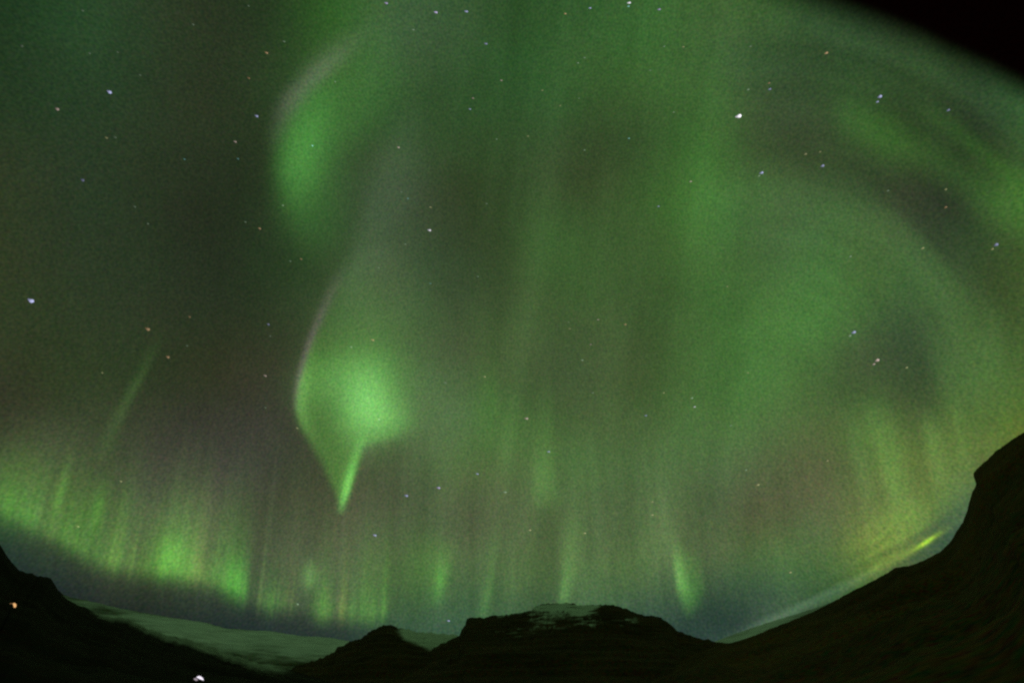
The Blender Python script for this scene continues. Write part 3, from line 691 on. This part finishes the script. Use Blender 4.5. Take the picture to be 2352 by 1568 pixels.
# ------------------------------------------------------------------ stars
def star_material():
    m, nt, out = new_mat('star_glow')
    at = nt.nodes.new('ShaderNodeAttribute'); at.attribute_name = 'glow'
    em = nt.nodes.new('ShaderNodeEmission')
    nt.links.new(at.outputs['Color'], em.inputs['Color']); nt.links.new(em.outputs[0], out.inputs['Surface'])
    m.cycles.emission_sampling = 'NONE'
    return m
M_STAR = star_material()
CLR = {'blue': (190, 195, 240), 'violet': (208, 195, 240), 'white': (245, 240, 250), 'pink': (225, 200, 190), 'orange': (215, 178, 135), 'yellow': (195, 195, 140), 'pale': (150, 175, 145), 'cyan': (140, 205, 200)}
R_STAR = 56000.0
def star(u, v, size, col, power, tail=1.25):
    size = size * 0.43
    c = lin(CLR[col]) * power
    w = (u - CX) / 1176.0
    tx, ty = -0.85 + 0.25 * w, (-0.45 + 0.9 * sstep(-1, 1, np.array(w)))         # the smeared side of the star
    L = math.hypot(tx, ty); tx, ty = tx / L, ty / L
    k = 4 if size > 3 else 3
    pts, rad, col_v = [], [], []
    for i in range(k):
        t = i / (k - 1)
        bx = size * 2.1 * tail * (t - 0.25)
        pts.append((u + tx * bx - ty * size * 0.35 * t * t, v + ty * bx + tx * size * 0.35 * t * t)); rad.append(size * (0.62, 0.60, 0.36, 0.2)[i] if k == 4 else size * (0.55, 0.45, 0.22)[i])
        col_v.append(c * (1.0, 0.75, 0.4, 0.25)[i])
    P = sky_dir(np.array([p[0] for p in pts]), np.array([p[1] for p in pts])) * R_STAR
    cen = P[0].copy()
    V, F = [], []; tube(V, F, P - cen, np.array(rad) / FOC * R_STAR, 8)
    # rounded head
    hd = (P[0] - P[1]) / np.linalg.norm(P[0] - P[1]); b = len(V)
    V.append(tuple(hd * rad[0] / FOC * R_STAR * 0.7))
    F.pop(-2)
    for j in range(8): F.append((j, b, (j + 1) % 8))
    me = mesh_vf('star', V, F)
    cc = np.concatenate([np.repeat(np.array(col_v), 8, 0), [col_v[0]]]); cc = np.concatenate([cc, np.ones((len(cc), 1))], 1)
    at = me.attributes.new('glow', 'FLOAT_COLOR', 'POINT'); at.data.foreach_set('color', cc.astype(np.float32).ravel())
    o = link('star', me, M_STAR); o.location = cen + np.array([0, 0, EYE])
    return o

NAMED = [  # u, v, size, colour, power, label
 (72,691,11,'blue',1.1,'largest bright blue star near the left edge of the dark sky','large blue star at left'),
 (252,212,9,'blue',.9,'bright blue violet star high in the dark upper left sky','bright blue star at upper left'),
 (132,251,7.5,'pink',.45,'dull pink star below and left of the bright blue star at upper left','dull pink star at upper left'),
 (50,106,7,'pale',.22,'dim pale star in the top left corner','dim pale corner star at top left'),
 (613,122,6.5,'orange',.5,'orange star just left of the leaf shaped aurora patch','orange star by the leaf patch'),
 (572,180,6,'orange',.28,'dim orange star below the brighter orange star near the leaf patch','dim orange star by the leaf patch'),
 (590,267,7,'blue',.65,'blue star close to the left side of the leaf shaped aurora patch','blue star beside the leaf patch'),
 (541,326,6,'pink',.45,'small reddish star left of the leaf patch, below its blue neighbour','reddish star by the leaf patch'),
 (190,414,7.5,'blue',.25,'dim blue star above the largest blue star at left','dim blue star at left'),
 (888,8,6.5,'violet',.6,'violet star touching the top edge left of centre','violet star at the top edge'),
 (1002,29,6.5,'violet',.9,'bright violet star at the top, left one of a close pair','bright violet star at top'),
 (1072,27,6.5,'blue',.7,'pale blue star at the top, right one of a close pair','pale blue star at top'),
 (1446,7,6.5,'white',1.0,'bright white star at the top edge right of centre','white star at the top edge'),
 (1515,22,6,'violet',.55,'small violet star at the top right of the white one','small violet star at top'),
 (1117,101,6,'blue',.5,'blue speck below the pair of stars at the top','blue speck below the top pair'),
 (1698,267,11,'white',1.5,'brightest white star with a curled tail in the upper right sky','brightest white star'),
 (1899,122,6.5,'orange',.75,'orange star below the black corner of the sky','orange star below the black corner'),
 (1769,205,5.5,'blue',.55,'small blue star above and right of the brightest white star','small blue star near the brightest'),
 (2022,222,8,'blue',.9,'bright blue star on the upper right aurora band','blue star on the upper right band'),
 (2179,253,6.5,'blue',.4,'dim blue star at far right between two aurora bands','dim blue star at far right'),
 (1750,397,7.5,'blue',.9,'bright blue star below the brightest white star','blue star below the brightest star'),
 (1890,381,7,'blue',.65,'blue star in the dark lane below the upper right band','blue star in the dark lane'),
 (2289,562,8,'blue',.55,'elongated blue star near the right edge','blue star near the right edge'),
 (2120,570,6.5,'yellow',.55,'yellowish star on the curving band at right','yellowish star on the right band'),
 (340,756,9,'orange',.5,'large dull orange star in the dark sky at left','dull orange star at left'),
 (386,820,7,'orange',.5,'small orange star below the large dull orange one','small orange star at left'),
 (617,745,5,'blue',.45,'small blue star just left of the hook top','small blue star left of the hook'),
 (610,863,6,'pink',.5,'small pinkish star left of the bright hook','pinkish star left of the hook'),
 (987,529,7,'white',.9,'white star alone in the middle of the sky','lone white mid sky star'),
 (857,781,6.5,'orange',.75,'orange star inside the glow above the hook core','orange star above the hook core'),
 (1210,961,7,'pink',.8,'pinkish white star beside the square ended ray','pinkish star beside the square ray'),
 (1261,1037,5.5,'blue',.7,'blue star on the square ended ray','blue star on the square ended ray'),
 (1008,1120,7,'violet',.8,'violet star, right one of two below the hook tail','violet star right of the hook tail'),
 (934,1138,7,'blue',.75,'blue white star, left one of two right of the hook tail','blue white star right of the hook tail'),
 (862,1229,6.5,'blue',.8,'blue star under the tip of the hook tail','blue star under the hook tail'),
 (1161,1130,6,'pale',1.0,'pale star left of the foot of the square ended ray','pale star by the square ray'),
 (1962,763,8,'blue',.9,'bright blue star right of centre above the pink one','blue star above the pink one at right'),
 (2016,827,8,'pink',.95,'bright pink star in the dark gap at right','bright pink star at right'),
 (1742,1113,5.5,'yellow',.85,'yellowish star low over the right valley','yellowish star over the right valley'),
 (1484,954,5,'blue',.6,'tiny blue star in the lower middle of the veil','tiny blue star right of the square ray'),
 (1031,1425,5,'blue',.8,'blue star low in the saddle, just left of the rocky massif','blue star low in the saddle'),
 (2173,476,5.5,'orange',.45,'dim orange star between the two right bands','dim orange star between the right bands'),
]
FAINT = [(245,317,6,'yellow',.22),(265,316,6,'pale',.18),(653,96,5.5,'pale',.3),(444,57,5.5,'pale',.22),(424,366,4.5,'cyan',.25),(547,365,5,'cyan',.2),(310,475,6,'pale',.2),(340,514,4.5,'pale',.28),
 (650,472,4.5,'pale',.5),(718,335,4,'cyan',.9),(564,510,4.5,'pale',.3),(770,188,3.5,'pale',.55),(270,120,5,'pale',.18),(206,123,5.5,'pale',.2),(322,173,5,'pale',.2),(190,25,5.5,'pale',.2),(571,14,5,'pale',.2),
 (1356,19,5,'blue',.5),(1444,15,4.5,'cyan',.6),(1299,32,4.5,'orange',.5),(950,69,5,'pale',.45),(1152,185,4.5,'pink',.35),(1087,226,4.5,'pink',.3),(1080,251,4.5,'blue',.4),(916,339,5,'pink',.5),(1141,320,4,'pale',.4),
 (1213,313,4,'yellow',.35),(1343,345,4,'pale',.5),(1445,318,4,'cyan',.5),(1343,133,4,'pale',.45),(1328,145,4,'pale',.5),(1246,208,4,'yellow',.35),(1287,243,4,'yellow',.3),(1526,107,4.5,'pale',.4),(1548,258,4,'pale',.45),
 (1513,474,4,'blue',.45),(1494,162,4,'pale',.35),(1330,226,3.5,'pale',.35),(989,476,4,'yellow',.5),(937,456,4,'cyan',.35),(922,441,4,'pale',.35),(1118,468,4.5,'pale',.3),(1719,206,5.5,'pale',.45),(1767,191,5,'orange',.3),
 (2016,234,5.5,'blue',.45),(1744,404,4.5,'pale',.6),(1851,354,5.5,'yellow',.35),(1884,349,5,'yellow',.28),(1587,417,4.5,'pink',.5),(2173,435,5,'yellow',.35),(2040,438,5,'pale',.35),(1724,107,5,'pale',.3),(1570,108,4.5,'yellow',.35),
 (436,728,5,'orange',.22),(597,525,5.5,'orange',.4),(692,595,4.5,'orange',.32),(667,600,4.5,'pale',.35),(621,772,4.5,'pale',.25),(610,936,4.5,'pale',.28),(683,983,4.5,'yellow',.45),(430,794,4.5,'pale',.25),(235,856,3.5,'yellow',.4),
 (931,561,4.5,'pale',.4),(870,615,4,'pale',.4),(1098,635,4,'pale',.42),(989,651,4,'cyan',.3),(807,797,5,'pale',.6),(1437,745,5,'orange',.45),(1374,734,4,'pink',.4),(1309,755,4,'yellow',.35),(1306,740,3.5,'pale',.35),(1357,791,4,'pink',.3),
 (1338,827,5,'pale',.6),(1114,865,4.5,'yellow',.6),(1023,879,5,'pale',.4),(1362,902,4.5,'pale',.4),(1525,902,4,'yellow',.5),(871,963,4.5,'pale',.9),(1953,771,5.5,'pale',.6),(2008,836,5.5,'pink',.45),(2083,844,5,'yellow',.45),
 (2280,572,5.5,'yellow',.4),(1954,589,5,'pale',.5),(1590,914,5,'pale',.75),(1596,934,4.5,'white',.55),(1718,856,4,'yellow',.4),(1679,977,4.5,'pale',.45),(1671,658,4,'yellow',.35),(180,1209,5,'yellow',.42),(278,1105,5,'yellow',.4),
 (684,1387,4.5,'pale',.6),(1097,1088,5,'blue',.55),(1218,1217,5,'yellow',.6),(1344,1224,5,'yellow',.6),(1499,1182,5,'yellow',.55),(1499,1152,4.5,'yellow',.45),(1816,1314,5,'yellow',.5),(1714,1079,4.5,'pale',.55),(1901,1058,5,'yellow',.4)]
ANCH = []
for u, v, s, c, p, lab, short in NAMED:
    o = star(u, v, s, c, p); tag(o, lab, 'star', None, 'bright stars')
    ANCH.append((u, v, 'the ' + short))
ANCH += [(840, 925, 'the glowing core of the hook'), (700, 340, 'the leaf shaped patch'), (788, 1150, 'the tip of the hook tail'), (1295, 1340, 'the ray on the massif summit'),
         (1560, 1330, 'the short bright ray'), (400, 1280, 'the brightest knot of the low band'), (2126, 1246, 'the yellow green streak'), (2050, 1120, 'the yellow green glowing ray'), (300, 900, 'the lone slanting ray')]
DIRS = ['right of', 'below and right of', 'below', 'below and left of', 'left of', 'above and left of', 'above', 'above and right of']
WORD = {'pale': 'greenish', 'cyan': 'turquoise', 'blue': 'blue', 'yellow': 'yellowish', 'orange': 'orange', 'pink': 'pinkish', 'white': 'white'}
used = set()
for u, v, s, c, p in FAINT:
    o = star(u, v, s * 1.0, c, p * 1.5, 1.2)
    near = sorted(ANCH, key=lambda a: math.hypot(a[0] - u, a[1] - v))
    lab = None
    for a in near:
        if math.hypot(a[0] - u, a[1] - v) < 2: continue
        k = int(round(math.degrees(math.atan2(v - a[1], u - a[0])) / 45.0)) % 8
        dist = math.hypot(a[0] - u, a[1] - v)
        how = 'close ' if dist < 45 else ('' if dist < 170 else 'well ')
        lab = 'dim %s star %s%s %s' % (WORD[c], how, DIRS[k], a[2])
        if lab not in used and len(lab.split()) <= 16: break
    used.add(lab)
    tag(o, lab, 'star', None, 'faint stars')
